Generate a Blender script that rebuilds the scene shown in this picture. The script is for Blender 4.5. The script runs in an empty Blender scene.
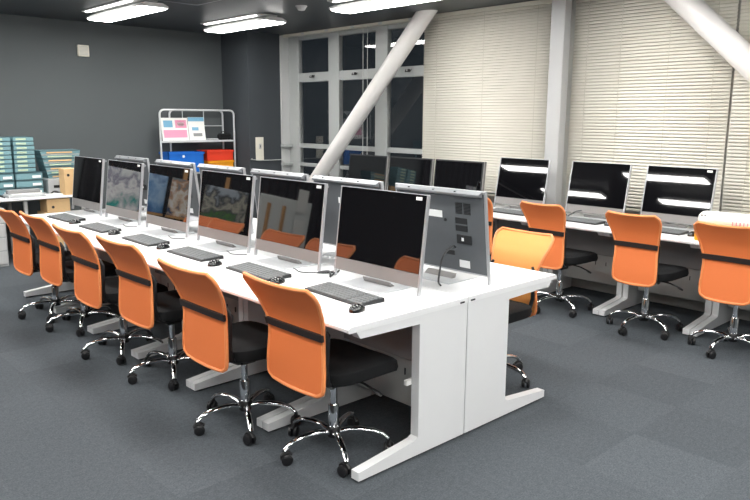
import bpy, math, random
from mathutils import Vector, Matrix
random.seed(7)
S = bpy.context.scene
C = S.collection

# ---------------------------------------------------------------- camera
cam = bpy.data.cameras.new('camera'); cam.sensor_width = 36.0; cam.lens = 708.465 * 36 / 750
cam.clip_start = 0.05; cam.clip_end = 200
co = bpy.data.objects.new('camera', cam); C.objects.link(co)
R_ = Vector((0.72818272, -0.68535648, 0.00603436)); U_ = Vector((0.12147293, 0.13771845, 0.98299438)); F_ = Vector((0.67453262, 0.71506651, -0.18353645))
M_ = Matrix((R_, U_, -F_)).transposed().to_4x4(); M_.translation = Vector((-1.91079092, -2.11670755, 1.57469485))
co.matrix_world = M_
S.camera = co
# ---------------------------------------------------------------- world, exposure
w = bpy.data.worlds.new('night'); S.world = w; w.use_nodes = True
w.node_tree.nodes['Background'].inputs[0].default_value = (0.007, 0.009, 0.011, 1)
w.node_tree.nodes['Background'].inputs[1].default_value = 1.0
S.view_settings.view_transform = 'Standard'; S.view_settings.look = 'None'
S.view_settings.exposure = 0.86; S.view_settings.gamma = 1.0; S.view_settings.use_curve_mapping = False
LAMP = 15.0

# ---------------------------------------------------------------- materials
def srgb(r, g, b):
    f = lambda c: (c / 255 / 12.92) if c / 255 <= .04045 else ((c / 255 + .055) / 1.055) ** 2.4
    return (f(r), f(g), f(b), 1)
def mat(name, col, rough=.5, metal=0, noise=0, nscale=30, bump=0, bscale=200, spec=.5, emit=None, es=0, coat=0, trans=0, alpha=1, sheen=0):
    m = bpy.data.materials.new(name); m.use_nodes = True
    nt = m.node_tree; b = nt.nodes['Principled BSDF']
    b.inputs['Base Color'].default_value = col; b.inputs['Roughness'].default_value = rough
    b.inputs['Metallic'].default_value = metal; b.inputs['Specular IOR Level'].default_value = spec
    b.inputs['Coat Weight'].default_value = coat; b.inputs['Transmission Weight'].default_value = trans
    b.inputs['Alpha'].default_value = alpha
    if sheen: b.inputs['Sheen Weight'].default_value = sheen
    if emit: b.inputs['Emission Color'].default_value = emit; b.inputs['Emission Strength'].default_value = es
    tc = nt.nodes.new('ShaderNodeTexCoord')
    if noise:
        n = nt.nodes.new('ShaderNodeTexNoise'); n.inputs['Scale'].default_value = nscale; n.inputs['Detail'].default_value = 5
        nt.links.new(tc.outputs['Object'], n.inputs['Vector'])
        mr = nt.nodes.new('ShaderNodeMapRange'); mr.inputs[3].default_value = 1 - noise; mr.inputs[4].default_value = 1 + noise
        nt.links.new(n.outputs['Fac'], mr.inputs[0])
        mx = nt.nodes.new('ShaderNodeVectorMath'); mx.operation = 'SCALE'; mx.inputs[0].default_value = col[:3]
        nt.links.new(mr.outputs[0], mx.inputs['Scale']); nt.links.new(mx.outputs[0], b.inputs['Base Color'])
    if bump:
        n2 = nt.nodes.new('ShaderNodeTexNoise'); n2.inputs['Scale'].default_value = bscale; n2.inputs['Detail'].default_value = 3
        nt.links.new(tc.outputs['Object'], n2.inputs['Vector'])
        bp = nt.nodes.new('ShaderNodeBump'); bp.inputs['Strength'].default_value = bump; bp.inputs['Distance'].default_value = .002
        nt.links.new(n2.outputs['Fac'], bp.inputs['Height']); nt.links.new(bp.outputs[0], b.inputs['Normal'])
    return m
M = {}
M['wall_dark'] = mat('wall_dark', srgb(84, 89, 91), .75, noise=.04, nscale=2, bump=.1, bscale=80)
M['pier_dark'] = mat('pier_dark', srgb(60, 65, 70), .75, noise=.04, nscale=2)
M['ceiling'] = mat('ceiling', srgb(56, 61, 66), .42, noise=.03, nscale=1.5)
M['wall_light'] = mat('wall_light', srgb(205, 205, 200), .6, noise=.03, nscale=3)
M['steel_white'] = mat('steel_white', srgb(196, 197, 197), .42, noise=.02, nscale=8)
M['brace_white'] = mat('brace_white', srgb(232, 229, 226), .32, noise=.02, nscale=4)
M['frame_alu'] = mat('frame_alu', srgb(172, 175, 174), .38, noise=.02, nscale=6)
M['glass'] = mat('glass', (1, 1, 1, 1), 0.01, trans=1.0)
M['blind'] = mat('blind', srgb(238, 234, 222), .5, noise=.02, nscale=3)
M['blind_rail'] = mat('blind_rail', srgb(214, 210, 196), .45, noise=.02, nscale=8)
M['desk_white'] = mat('desk_white', srgb(242, 243, 244), .38, noise=.015, nscale=6)
M['desk_leg'] = mat('desk_leg', srgb(232, 233, 234), .4, noise=.015, nscale=6)
M['modesty'] = mat('modesty', srgb(142, 143, 143), .5, noise=.03, nscale=10)
M['tray_grey'] = mat('tray_grey', srgb(188, 188, 185), .5, noise=.03, nscale=10)
M['orange'] = mat('orange', srgb(242, 130, 70), .6, noise=.05, nscale=900, bump=.35, bscale=900)
M['orange_pale'] = mat('orange_pale', srgb(246, 164, 88), .6, noise=.05, nscale=900, bump=.35, bscale=900)
M['orange_rim'] = mat('orange_rim', srgb(248, 152, 92), .45, noise=.03, nscale=60)
M['black_plastic'] = mat('black_plastic', srgb(26, 26, 28), .4, noise=.05, nscale=30)
M['black_fabric'] = mat('black_fabric', srgb(18, 19, 21), .8, noise=.15, nscale=300, bump=.4, bscale=500, spec=.3)
M['black_band'] = mat('black_band', srgb(40, 32, 31), .6, noise=.1, nscale=200)
M['chrome'] = mat('chrome', (.82, .83, .85, 1), .09, 1, noise=.02, nscale=9)
M['silver'] = mat('silver', srgb(182, 184, 188), .32, .5, noise=.02, nscale=12)
M['lip'] = mat('lip', srgb(140, 143, 147), .4, .4, noise=.02, nscale=12)
M['chin'] = mat('chin', srgb(138, 136, 135), .4, .3, noise=.03, nscale=12)
M['stand_plate'] = mat('stand_plate', srgb(208, 211, 214), .3, .25, noise=.02, nscale=12)
M['screen'] = mat('screen', (.004, .004, .005, 1), .02, noise=.02, nscale=5, spec=.8, coat=1.0)
M['back_grey'] = mat('back_grey', srgb(86, 90, 94), .5, noise=.05, nscale=40)
M['port'] = mat('port', srgb(30, 32, 35), .5, noise=.05, nscale=60)
M['sticker'] = mat('sticker', srgb(236, 238, 238), .5, noise=.04, nscale=120)
M['key_body'] = mat('key_body', srgb(34, 36, 38), .45, noise=.03, nscale=40)
M['keys'] = mat('keys', srgb(132, 136, 138), .4, noise=.05, nscale=80)
M['mouse'] = mat('mouse', srgb(22, 24, 26), .15, noise=.05, nscale=30, coat=.6)
M['lamp_body'] = mat('lamp_body', srgb(222, 222, 222), .4, noise=.02, nscale=10)
M['lamp_glow'] = mat('lamp_glow', (1, 1, 1, 1), .5, emit=(1, .985, .95, 1), es=LAMP)
M['spill_glow'] = mat('spill_glow', (1, 1, 1, 1), .5, emit=(1, .985, .95, 1), es=3.0)  # glow standing in for light spilled onto the fixture's plate
M['line_white'] = mat('line_white', srgb(170, 174, 178), .5, noise=.02, nscale=10)
M['cable'] = mat('cable', srgb(52, 54, 56), .5, noise=.05, nscale=40)
M['cable_white'] = mat('cable_white', srgb(196, 198, 194), .5, noise=.05, nscale=40)
M['ivory'] = mat('ivory', srgb(226, 222, 208), .45, noise=.02, nscale=30)
M['teal'] = mat('teal', srgb(112, 150, 158), .5, noise=.06, nscale=40)
M['teal_dark'] = mat('teal_dark', srgb(66, 96, 104), .55, noise=.06, nscale=40)
M['label_green'] = mat('label_green', srgb(182, 200, 172), .6, noise=.06, nscale=60)
M['carton'] = mat('carton', srgb(216, 180, 132), .75, noise=.05, nscale=25)
M['bin_blue'] = mat('bin_blue', srgb(22, 108, 206), .4, noise=.04, nscale=20)
M['bin_red'] = mat('bin_red', srgb(232, 66, 40), .4, noise=.04, nscale=20)
M['bin_yellow'] = mat('bin_yellow', srgb(250, 166, 30), .4, noise=.04, nscale=20)
M['rack_white'] = mat('rack_white', srgb(214, 216, 218), .35, .3, noise=.02, nscale=20)
M['paper'] = mat('paper', srgb(238, 238, 234), .6, noise=.02, nscale=50)
M['pink'] = mat('pink', srgb(226, 150, 178), .6, noise=.04, nscale=50)
M['pale_blue'] = mat('pale_blue', srgb(120, 176, 206), .6, noise=.04, nscale=50)
M['wood'] = mat('wood', srgb(196, 150, 98), .55, noise=.12, nscale=18)
M['board_grey'] = mat('board_grey', srgb(226, 230, 228), .5, noise=.03, nscale=4)
M['yellow'] = mat('yellow', srgb(252, 176, 24), .5, noise=.03, nscale=20)
M['grey_box'] = mat('grey_box', srgb(176, 178, 180), .55, noise=.04, nscale=20)

def carpet():
    m = bpy.data.materials.new('carpet_tiles'); m.use_nodes = True; nt = m.node_tree; b = nt.nodes['Principled BSDF']
    N = nt.nodes.new; L = nt.links.new
    g = N('ShaderNodeNewGeometry')
    ck = N('ShaderNodeTexChecker'); ck.inputs['Scale'].default_value = 2.0
    ck.inputs['Color1'].default_value = (.965, .965, .965, 1); ck.inputs['Color2'].default_value = (1.04, 1.04, 1.04, 1)
    off = N('ShaderNodeVectorMath'); off.operation = 'ADD'; off.inputs[1].default_value = (.13, .07, .25)
    L(g.outputs['Position'], off.inputs[0]); L(off.outputs[0], ck.inputs['Vector'])
    # per-tile random tint
    sn = N('ShaderNodeVectorMath'); sn.operation = 'SCALE'; sn.inputs['Scale'].default_value = 2.0; L(off.outputs[0], sn.inputs[0])
    fl = N('ShaderNodeVectorMath'); fl.operation = 'FLOOR'; L(sn.outputs[0], fl.inputs[0])
    wn = N('ShaderNodeTexWhiteNoise'); L(fl.outputs[0], wn.inputs['Vector'])
    mr0 = N('ShaderNodeMapRange'); mr0.inputs[3].default_value = .94; mr0.inputs[4].default_value = 1.06; L(wn.outputs['Value'], mr0.inputs[0])
    n = N('ShaderNodeTexNoise'); n.inputs['Scale'].default_value = 120; n.inputs['Detail'].default_value = 4; n.inputs['Roughness'].default_value = .8
    L(g.outputs['Position'], n.inputs['Vector'])
    mr = N('ShaderNodeMapRange'); mr.inputs[1].default_value = .3; mr.inputs[2].default_value = .7; mr.inputs[3].default_value = .62; mr.inputs[4].default_value = 1.38; L(n.outputs['Fac'], mr.inputs[0])
    n3 = N('ShaderNodeTexNoise'); n3.inputs['Scale'].default_value = 40; n3.inputs['Detail'].default_value = 3; L(g.outputs['Position'], n3.inputs['Vector'])
    mr3 = N('ShaderNodeMapRange'); mr3.inputs[1].default_value = .3; mr3.inputs[2].default_value = .7; mr3.inputs[3].default_value = .9; mr3.inputs[4].default_value = 1.1; L(n3.outputs['Fac'], mr3.inputs[0])
    mu = N('ShaderNodeMath'); mu.operation = 'MULTIPLY'; L(mr.outputs[0], mu.inputs[0]); L(mr0.outputs[0], mu.inputs[1])
    mu2 = N('ShaderNodeMath'); mu2.operation = 'MULTIPLY'; L(mu.outputs[0], mu2.inputs[0]); L(mr3.outputs[0], mu2.inputs[1])
    a = N('ShaderNodeVectorMath'); a.operation = 'MULTIPLY'; a.inputs[1].default_value = srgb(80, 85, 90)[:3]; L(ck.outputs['Color'], a.inputs[0])
    s = N('ShaderNodeVectorMath'); s.operation = 'SCALE'; L(a.outputs[0], s.inputs[0]); L(mu2.outputs[0], s.inputs['Scale'])
    L(s.outputs[0], b.inputs['Base Color']); b.inputs['Roughness'].default_value = .95; b.inputs['Specular IOR Level'].default_value = .15
    bp = N('ShaderNodeBump'); bp.inputs['Strength'].default_value = .5; bp.inputs['Distance'].default_value = .004
    L(n.outputs['Fac'], bp.inputs['Height']); L(bp.outputs[0], b.inputs['Normal'])
    return m
M['carpet'] = carpet()
def paint_mat(name, cols, scale, seed):
    m = bpy.data.materials.new(name); m.use_nodes = True; nt = m.node_tree; b = nt.nodes['Principled BSDF']
    N = nt.nodes.new; L = nt.links.new
    tc = N('ShaderNodeTexCoord'); n = N('ShaderNodeTexNoise'); n.inputs['Scale'].default_value = scale; n.inputs['Detail'].default_value = 4
    n.inputs['Distortion'].default_value = .4
    mp = N('ShaderNodeMapping'); mp.inputs['Location'].default_value = (seed, seed * 2, 0); L(tc.outputs['Object'], mp.inputs[0]); L(mp.outputs[0], n.inputs['Vector'])
    sx = N('ShaderNodeSeparateXYZ'); L(tc.outputs['Object'], sx.inputs[0])
    ad = N('ShaderNodeMath'); ad.operation = 'MULTIPLY_ADD'; ad.inputs[1].default_value = .9; sb = N('ShaderNodeMath'); sb.operation = 'SUBTRACT'; sb.inputs[1].default_value = 1.0; L(sx.outputs['Z'], sb.inputs[0]); L(sb.outputs[0], ad.inputs[0]); L(n.outputs['Fac'], ad.inputs[2])
    cr = N('ShaderNodeValToRGB'); L(ad.outputs[0], cr.inputs[0])
    e = cr.color_ramp.elements
    while len(e) < len(cols): e.new(.5)
    for i, c in enumerate(cols): e[i].position = .25 + .5 * i / (len(cols) - 1); e[i].color = srgb(*c)
    L(cr.outputs[0], b.inputs['Base Color']); b.inputs['Roughness'].default_value = .4
    return m

# ---------------------------------------------------------------- mesh helpers
class MB:
    def __init__(s): s.v = []; s.f = []; s.m = []
    def add(s, vs, fs, mi=0):
        o = len(s.v); s.v += [tuple(v) for v in vs]; s.f += [tuple(i + o for i in f) for f in fs]; s.m += [mi] * len(fs); return s
    def box(s, x0, x1, y0, y1, z0, z1, mi=0, T=None, bev=0):
        if bev:
            b = min(bev, (x1 - x0) / 2.01, (y1 - y0) / 2.01, (z1 - z0) / 2.01)
            vs = []; idx = {}
            for sx in (0, 1):
                for sy in (0, 1):
                    for sz in (0, 1):
                        X = (x0, x1)[sx]; Y = (y0, y1)[sy]; Z = (z0, z1)[sz]; ix = b * (1 - 2 * sx); iy = b * (1 - 2 * sy); iz = b * (1 - 2 * sz)
                        idx[sx, sy, sz] = len(vs); vs += [(X, Y + iy, Z + iz), (X + ix, Y, Z + iz), (X + ix, Y + iy, Z)]
            I = lambda a, k: idx[a] + k
            fs = []
            for s_ in (0, 1):
                q = [I((s_, 0, 0), 0), I((s_, 1, 0), 0), I((s_, 1, 1), 0), I((s_, 0, 1), 0)]; fs.append(q if s_ else q[::-1])
                q = [I((0, s_, 0), 1), I((1, s_, 0), 1), I((1, s_, 1), 1), I((0, s_, 1), 1)]; fs.append(q[::-1] if s_ else q)
                q = [I((0, 0, s_), 2), I((1, 0, s_), 2), I((1, 1, s_), 2), I((0, 1, s_), 2)]; fs.append(q if s_ else q[::-1])
            for a in (0, 1):
                for c in (0, 1):
                    fs.append([I((a, c, 0), 0), I((a, c, 1), 0), I((a, c, 1), 1), I((a, c, 0), 1)])
                    fs.append([I((a, 0, c), 0), I((a, 1, c), 0), I((a, 1, c), 2), I((a, 0, c), 2)])
                    fs.append([I((0, a, c), 1), I((1, a, c), 1), I((1, a, c), 2), I((0, a, c), 2)])
            for k in idx.values(): fs.append([k, k + 1, k + 2])
        else:
            vs = [(x, y, z) for x in (x0, x1) for y in (y0, y1) for z in (z0, z1)]
            fs = [(0, 1, 3, 2), (4, 6, 7, 5), (0, 4, 5, 1), (2, 3, 7, 6), (0, 2, 6, 4), (1, 5, 7, 3)]
        if T is not None: vs = [T @ Vector(v) for v in vs]
        return s.add(vs, fs, mi)
    def prism(s, poly, a0, a1, axis='y', mi=0, T=None):
        n = len(poly)
        mk = {'y': lambda p, a: (p[0], a, p[1]), 'x': lambda p, a: (a, p[0], p[1]), 'z': lambda p, a: (p[0], p[1], a)}[axis]
        vs = [mk(p, a0) for p in poly] + [mk(p, a1) for p in poly]
        if T is not None: vs = [T @ Vector(v) for v in vs]
        fs = [tuple(range(n)), tuple(range(2 * n - 1, n - 1, -1))] + [(i, i + n, (i + 1) % n + n, (i + 1) % n) for i in range(n)]
        return s.add(vs, fs, mi)
    def tube(s, pts, r, n=10, mi=0, closed=False, T=None, caps=True, flat=None):
        P = [Vector(p) for p in pts]; k = len(P); rs = r if isinstance(r, (list, tuple)) else [r] * k
        vs = []; up = None
        for i in range(k):
            if closed: t = (P[(i + 1) % k] - P[i - 1])
            else: t = (P[min(i + 1, k - 1)] - P[max(i - 1, 0)])
            t.normalize()
            if up is None: up = Vector((0, 0, 1)) if abs(t.z) < .9 else Vector((1, 0, 0))
            a = t.cross(up); 
            if a.length < 1e-6: a = t.orthogonal()
            a.normalize(); b = a.cross(t); b.normalize(); up = b
            for j in range(n):
                th = 2 * math.pi * j / n
                vs.append(P[i] + a * (rs[i] * math.cos(th)) + b * (rs[i] * math.sin(th) * (flat or 1)))
        fs = []
        for i in range(k if closed else k - 1):
            for j in range(n): fs.append((i * n + j, i * n + (j + 1) % n, ((i + 1) % k) * n + (j + 1) % n, ((i + 1) % k) * n + j))
        if caps and not closed: fs += [tuple(range(n))[::-1], tuple(range((k - 1) * n, k * n))]
        if T is not None: vs = [T @ v for v in vs]
        return s.add(vs, fs, mi)
    def lathe(s, prof, n=20, T=None, mi=0):
        vs = []; k = len(prof)
        for r, z in prof:
            for j in range(n): th = 2 * math.pi * j / n; vs.append(Vector((r * math.cos(th), r * math.sin(th), z)))
        fs = [(i * n + j, i * n + (j + 1) % n, (i + 1) * n + (j + 1) % n, (i + 1) * n + j) for i in range(k - 1) for j in range(n)]
        fs += [tuple(range(n))[::-1], tuple(range((k - 1) * n, k * n))]
        if T is not None: vs = [T @ v for v in vs]
        return s.add(vs, fs, mi)
    def build(s, name, mats, parent=None, smooth=False, loc=None):
        me = bpy.data.meshes.new(name); me.from_pydata(s.v, [], s.f)
        if not isinstance(mats, (list, tuple)): mats = [mats]
        for m in mats: me.materials.append(M[m] if isinstance(m, str) else m)
        for p, i in zip(me.polygons, s.m): p.material_index = i; p.use_smooth = smooth
        import bmesh
        bm = bmesh.new(); bm.from_mesh(me); bmesh.ops.recalc_face_normals(bm, faces=bm.faces); bm.to_mesh(me); bm.free()
        if smooth: me.set_sharp_from_angle(angle=math.radians(42))
        o = bpy.data.objects.new(name, me); C.objects.link(o)
        if parent: o.parent = parent
        if loc: o.location = loc
        return o
def tag(o, label=None, cat=None, group=None, kind=None):
    if label: o['label'] = label
    if cat: o['category'] = cat
    if group: o['group'] = group
    if kind: o['kind'] = kind
    return o
def empty(name, loc=(0, 0, 0), rz=0, label=None, cat=None, group=None):
    o = bpy.data.objects.new(name, None); o.empty_display_size = .1; C.objects.link(o); o.location = loc; o.rotation_euler = (0, 0, rz)
    return tag(o, label, cat, group)
def kids(o): return [c for c in bpy.data.objects if c.parent == o]
def copy_tree(o, parent=None):
    c = o.copy(); C.objects.link(c)
    if parent: c.parent = parent
    for ch in kids(o): copy_tree(ch, c)
    return c
def struct(name, mb, m): return tag(mb.build(name, m), kind='structure')
def RZ(a): return Matrix.Rotation(a, 4, 'Z')
def TR(x, y, z): return Matrix.Translation((x, y, z))
def lerp(a, b, t): return a + (b - a) * t
def interp(x, tab):
    for (a, va), (b, vb) in zip(tab, tab[1:]):
        if x <= b:
            t = (x - a) / (b - a); t = max(0, t); return va + (vb - va) * t
    return tab[-1][1]

# ================================================================ THE ROOM
XL, XR, YF, YB, H = -4.3, 4.2, -5.6, 6.85, 2.70
struct('floor', MB().box(XL - .1, XR + .35, YF - .1, YB + .1, -.1, 0), 'carpet')
struct('ceiling', MB().box(XL - .1, XR + .35, YF - .1, YB + .1, H, H + .1), 'ceiling')
struct('wall_back', MB().box(XL - .1, XR + .35, YB, YB + .1, 0, H), 'wall_dark')
M['unseen_black'] = mat('unseen_black', srgb(24, 25, 28), .9, noise=.1, nscale=20)  # near-black for surfaces out of view, set to keep screen reflections dark
struct('wall_left', MB().box(XL - .1, XL, YF, YB, 0, H), 'unseen_black')
struct('wall_front', MB().box(XL - .1, XR + .35, YF - .1, YF, 0, H), 'wall_dark')
# window wall with its opening (y 3.2..6.2)
WY0, WY1, WZ0, WZ1 = 3.25, 6.2, .72, 2.66
mb = MB().box(XR, XR + .25, YF, WY0, 0, H).box(XR, XR + .25, WY0, WY1, 0, WZ0).box(XR, XR + .25, WY0, WY1, WZ1, H).box(XR, XR + .25, WY1, YB, 0, H)
struct('wall_right', mb, 'wall_light')
# boxed dark pier in the corner, with the white steel jamb on its window side
struct('wall_pier', MB().box(3.56, 4.09, 6.2, YB, 0, H), 'pier_dark')
struct('trim_1', MB().box(4.09, 4.3, 6.17, 6.6, 0, H - .02), 'steel_white')   # white steel jamb
# low sill box / perimeter casing behind the window desks
struct('trim_2', MB().box(4.0, XR, YF + .01, 3.3, 0, .30, bev=.005), 'tray_grey')
struct('trim_3', MB().box(4.1, XR + .02, 3.3, 6.17, 0, .72, bev=.005), 'steel_white')

# windows: frame + panes
wroot = empty('window_1', (4.25, 0, 0)); tag(wroot, kind='structure')
cols_ = [(6.05 - .09, 5.30 + .0), (5.08, 4.42), (4.18, 3.36)]
fr = MB()
def fbar(y0, y1, z0, z1, d0=-.02, d1=.05): fr.box(d0, d1, min(y0, y1), max(y0, y1), z0, z1, bev=.004)
fbar(5.95, 6.17, WZ0, WZ1, -.03, .05)
fbar(5.09, 5.30, WZ0, WZ1, -.03, .05)
fbar(4.19, 4.40, WZ0, WZ1, -.03, .05)
fbar(3.25, 3.36, WZ0, WZ1)
for a, b in ((5.30, 5.95), (4.40, 5.09), (3.36, 4.19)):
    fbar(a, b, WZ1 - .05, WZ1); fbar(a, b, 2.05, 2.17); fbar(a, b, 1.155, 1.215); fbar(a, b, .90, .945); fbar(a, b, WZ0, WZ0 + .05)
fr.build('window_frame', 'frame_alu', wroot)
# thin vertical edge lines of sashes
for a, b in ((5.30, 5.95), (4.40, 5.09), (3.36, 4.19)):
    for z0, z1 in ((2.17, WZ1 - .05), (1.215, 2.05), (.945, 1.155), (WZ0 + .05, .90)):
        MB().box(.0, .008, a, b, z0, z1).build('window_pane', 'glass', wroot)
for y in (5.6, 4.74, 3.8):
    h = MB().box(-.07, -.04, y - .012, y + .012, 2.10, 2.135, bev=.004); h.tube([(-.06, y - .045, 2.13), (-.075, y - .04, 2.105), (-.075, y + .04, 2.105), (-.06, y + .045, 2.13)], .006, 6)
    h.build('window_latch', 'black_plastic', wroot, True)
for z in (1.18, .92):
    MB().box(-.2, -.05, 6.08, 6.16, z - .02, z + .02, bev=.004).build('window_bracket', 'frame_alu', wroot)
# blind headrail over the open bay, with a raised cord
hb = empty('raised_blind', (4.13, 0, 0), 0, 'slim white blind rail with its cords, raised above the uncovered windows', 'blind')
MB().box(-.02, .02, 3.52, 6.15, 2.655, 2.69, bev=.003).build('headrail', 'blind_rail', hb)
mbx = MB()
for yy in (3.7, 4.2, 4.7, 5.2, 5.7): mbx.box(-.026, -.02, yy - .03, yy + .03, 2.66, 2.685)
mbx.build('rail_bracket', 'steel_white', hb)
for yy in (4.50, 4.42): MB().tube([(-.02, yy, 2.66), (-.02, yy, 1.8), (-.02, yy, .95)], .004, 6).build('cord', 'cable_white', hb)

# white steel column and diagonal pipe braces
struct('column_1', MB().box(4.0, 4.11, 1.63, 1.78, 0, H, bev=.006), 'steel_white')
def brace(name, p0, p1, r=.095):
    p0 = Vector(p0); p1 = Vector(p1); d = (p1 - p0).normalized()
    m = MB(); m.tube([p0, p0.lerp(p1, .5), p1], r, 40)
    o = m.build(name, 'brace_white', None, True); return tag(o, kind='structure')
brace('brace_1', (3.93, 3.21, 2.78), (3.93, 6.02, -.05))
brace('brace_2', (3.93, .80, 2.78), (3.93, -2.22, -.05))

# ================================================================ BLINDS
def blind(y0, y1, label, cords):
    r = empty('venetian_blind', (4.13, 0, 0), 0, label, 'blind', 'closed venetian blinds along the window wall')
    sl = MB(); z = 2.64; i = 0
    while z > .80:
        jz = 0
        pr = []
        for k in range(4):
            t = k / 3; pr.append((-.011 + .020 * t + jz, z + .0165 - .033 * t + .0) )
        # slat: closed, slightly bowed
        n = 4; vs = []
        for yy in (y0, y1):
            for k in range(n):
                t = k / (n - 1); bow = .0035 * math.sin(math.pi * t)
                vs.append((.009 - .019 * t - bow * 1.2, yy, z + .0160 - .031 * t))
        sl.add(vs, [(k, k + 1, k + 1 + n, k + n) for k in range(n - 1)])
        z -= .0285; i += 1
    o = sl.build('slats', 'blind', r, True)
    so = o.modifiers.new('s', 'SOLIDIFY'); so.thickness = .0008
    MB().box(-.02, .02, y0, y1, 2.655, 2.695, bev=.003).build('headrail', 'blind_rail', r)
    MB().box(-.012, .012, y0, y1, .765, .785, bev=.003).build('bottom_rail', 'blind_rail', r)
    for y in cords: MB().tube([(-.016, y, 2.66), (-.016, y, .78)], .0022, 5).build('ladder_cord', 'blind_rail', r)
    return r
blind(1.82, 3.50, 'closed cream venetian blind between the open windows and the steel column', (3.3, 2.65, 2.0))
blind(.16, 1.60, 'closed cream venetian blind just right of the upright steel column', (1.45, 1.12, .68, .3))
blind(-1.6, .14, 'closed cream venetian blind at the right edge behind the diagonal brace', (-.02, -.5, -1.2))

# ================================================================ CEILING LIGHTS
def make_light():
    r = empty('ceiling_light')
    L2 = .66
    b = MB()
    # tapered body: cross-section in x/z, seen from below
    poly = [(-.09, .0), (-.15, -.028), (-.15, -.045), (.15, -.045), (.15, -.028), (.09, .0)]
    b.prism(poly, -L2, L2, 'y')
    b.build('housing', 'lamp_body', r)
    d = MB(); d.prism([(-.142, -.046), (-.11, -.062), (.11, -.062), (.142, -.046)], -L2 + .015, L2 - .015, 'y')
    d.build('diffuser', 'lamp_glow', r)
    MB().box(-.205, -.165, -L2 + .12, L2 - .12, .002, .014, bev=.002).build('spill_strip', 'spill_glow', r)  # glowing strip imitates light spilling up onto the mounting plate
    MB().box(-.215, .06, -L2 + .05, L2 - .05, .014, .03, bev=.002).build('mounting_plate', 'lamp_body', r)
    return r
lp = make_light(); first = True
lab = {(1.48, 5.3): 'long fluorescent ceiling light at the top left above the dark wall',
       (2.92, 5.38): 'long fluorescent ceiling light in front of the dark corner pier',
       (2.92, 2.87): 'long fluorescent ceiling light above the diagonal brace and windows'}
for lx in (2.92, 1.48, .04, -1.4, -2.84):
    for ly in (5.3, 2.87, .44, -1.99, -4.3):
        o = lp if first else copy_tree(lp); first = False
        o.location = (lx, ly, 2.67)
        tag(o, lab.get((lx, ly), 'fluorescent ceiling light out of the picture, overhead or behind the viewer'), 'ceiling light', 'fluorescent ceiling lights')

# small ceiling items
sd = empty('smoke_detector', (2.75, 3.95, H), 0, 'small round white smoke detector on the dark ceiling', 'smoke detector')
MB().lathe([(.05, 0), (.05, -.02), (.035, -.045), (.012, -.05)], 20).build('detector_head', 'steel_white', sd, True)
MB().lathe([(.06, 0), (.06, -.012), (.052, -.014)], 20).build('mounting_ring', 'steel_white', sd, True)
v = empty('ceiling_vent', (3.32, 2.85, H), 0, 'slim white ceiling vent beside the light near the brace', 'vent')
MB().box(-.05, .05, -.4, .4, -.02, 0, bev=.004).build('vent_frame', 'steel_white', v)
mb = MB()
for k in range(3): mb.box(-.035 + k * .028, -.025 + k * .028, -.37, .37, -.024, -.018)
mb.build('vent_slat', 'tray_grey', v)
hc = MB()
for a, b, c_, d in ((1.52, 1.97, 4.655, 4.67), (1.52, 1.97, 4.205, 4.22), (1.955, 1.97, 4.205, 4.67), (1.52, 1.535, 4.205, 4.67)): hc.box(a, b, c_, d, H - .004, H)
hc.box(1.53, 1.96, 4.21, 4.66, H - .003, H, 1)
tag(hc.build('ceiling_hatch', ['line_white', 'ceiling']), 'square ceiling access hatch with thin pale rim', 'hatch')

# wall items
o = MB().box(1.55, 1.69, YB - .03, YB, 2.29, 2.42, bev=.006); 
sp = empty('wall_speaker', (1.62, YB, 2.355), 0, 'small square white speaker box high on the dark wall', 'speaker')
MB().box(-.068, .068, -.035, 0, -.068, .068, bev=.006).build('speaker_case', 'ivory', sp)
mb = MB()
for k in range(7): mb.box(-.05, .05, -.038, -.034, -.046 + k * .015, -.04 + k * .015)
mb.build('speaker_grille', 'tray_grey', sp)
wo = empty('wall_switch', (3.72, 6.2, 1.14), 0, 'tall ivory switch plate on the dark corner pier', 'switch')
MB().box(-.065, .065, -.012, 0, -.16, .16, bev=.004).build('switch_plate', 'ivory', wo)
MB().box(-.016, .022, -.02, -.011, .0, .07, bev=.003).build('key_switch', 'tray_grey', wo)
MB().box(.0, .010, -.024, -.019, .02, .05, bev=.002).build('switch_lever', 'port', wo)
tag(MB().tube([(3.57, 6.16, 1.01), (3.57, 6.19, 1.0), (3.70, 6.18, .985), (3.9, 6.18, .98), (4.08, 6.15, .985)], .006, 6).build('wall_cable', 'cable_white', None, True),
    'thin pale cable running across the dark corner pier below the switch', 'cable')

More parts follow.
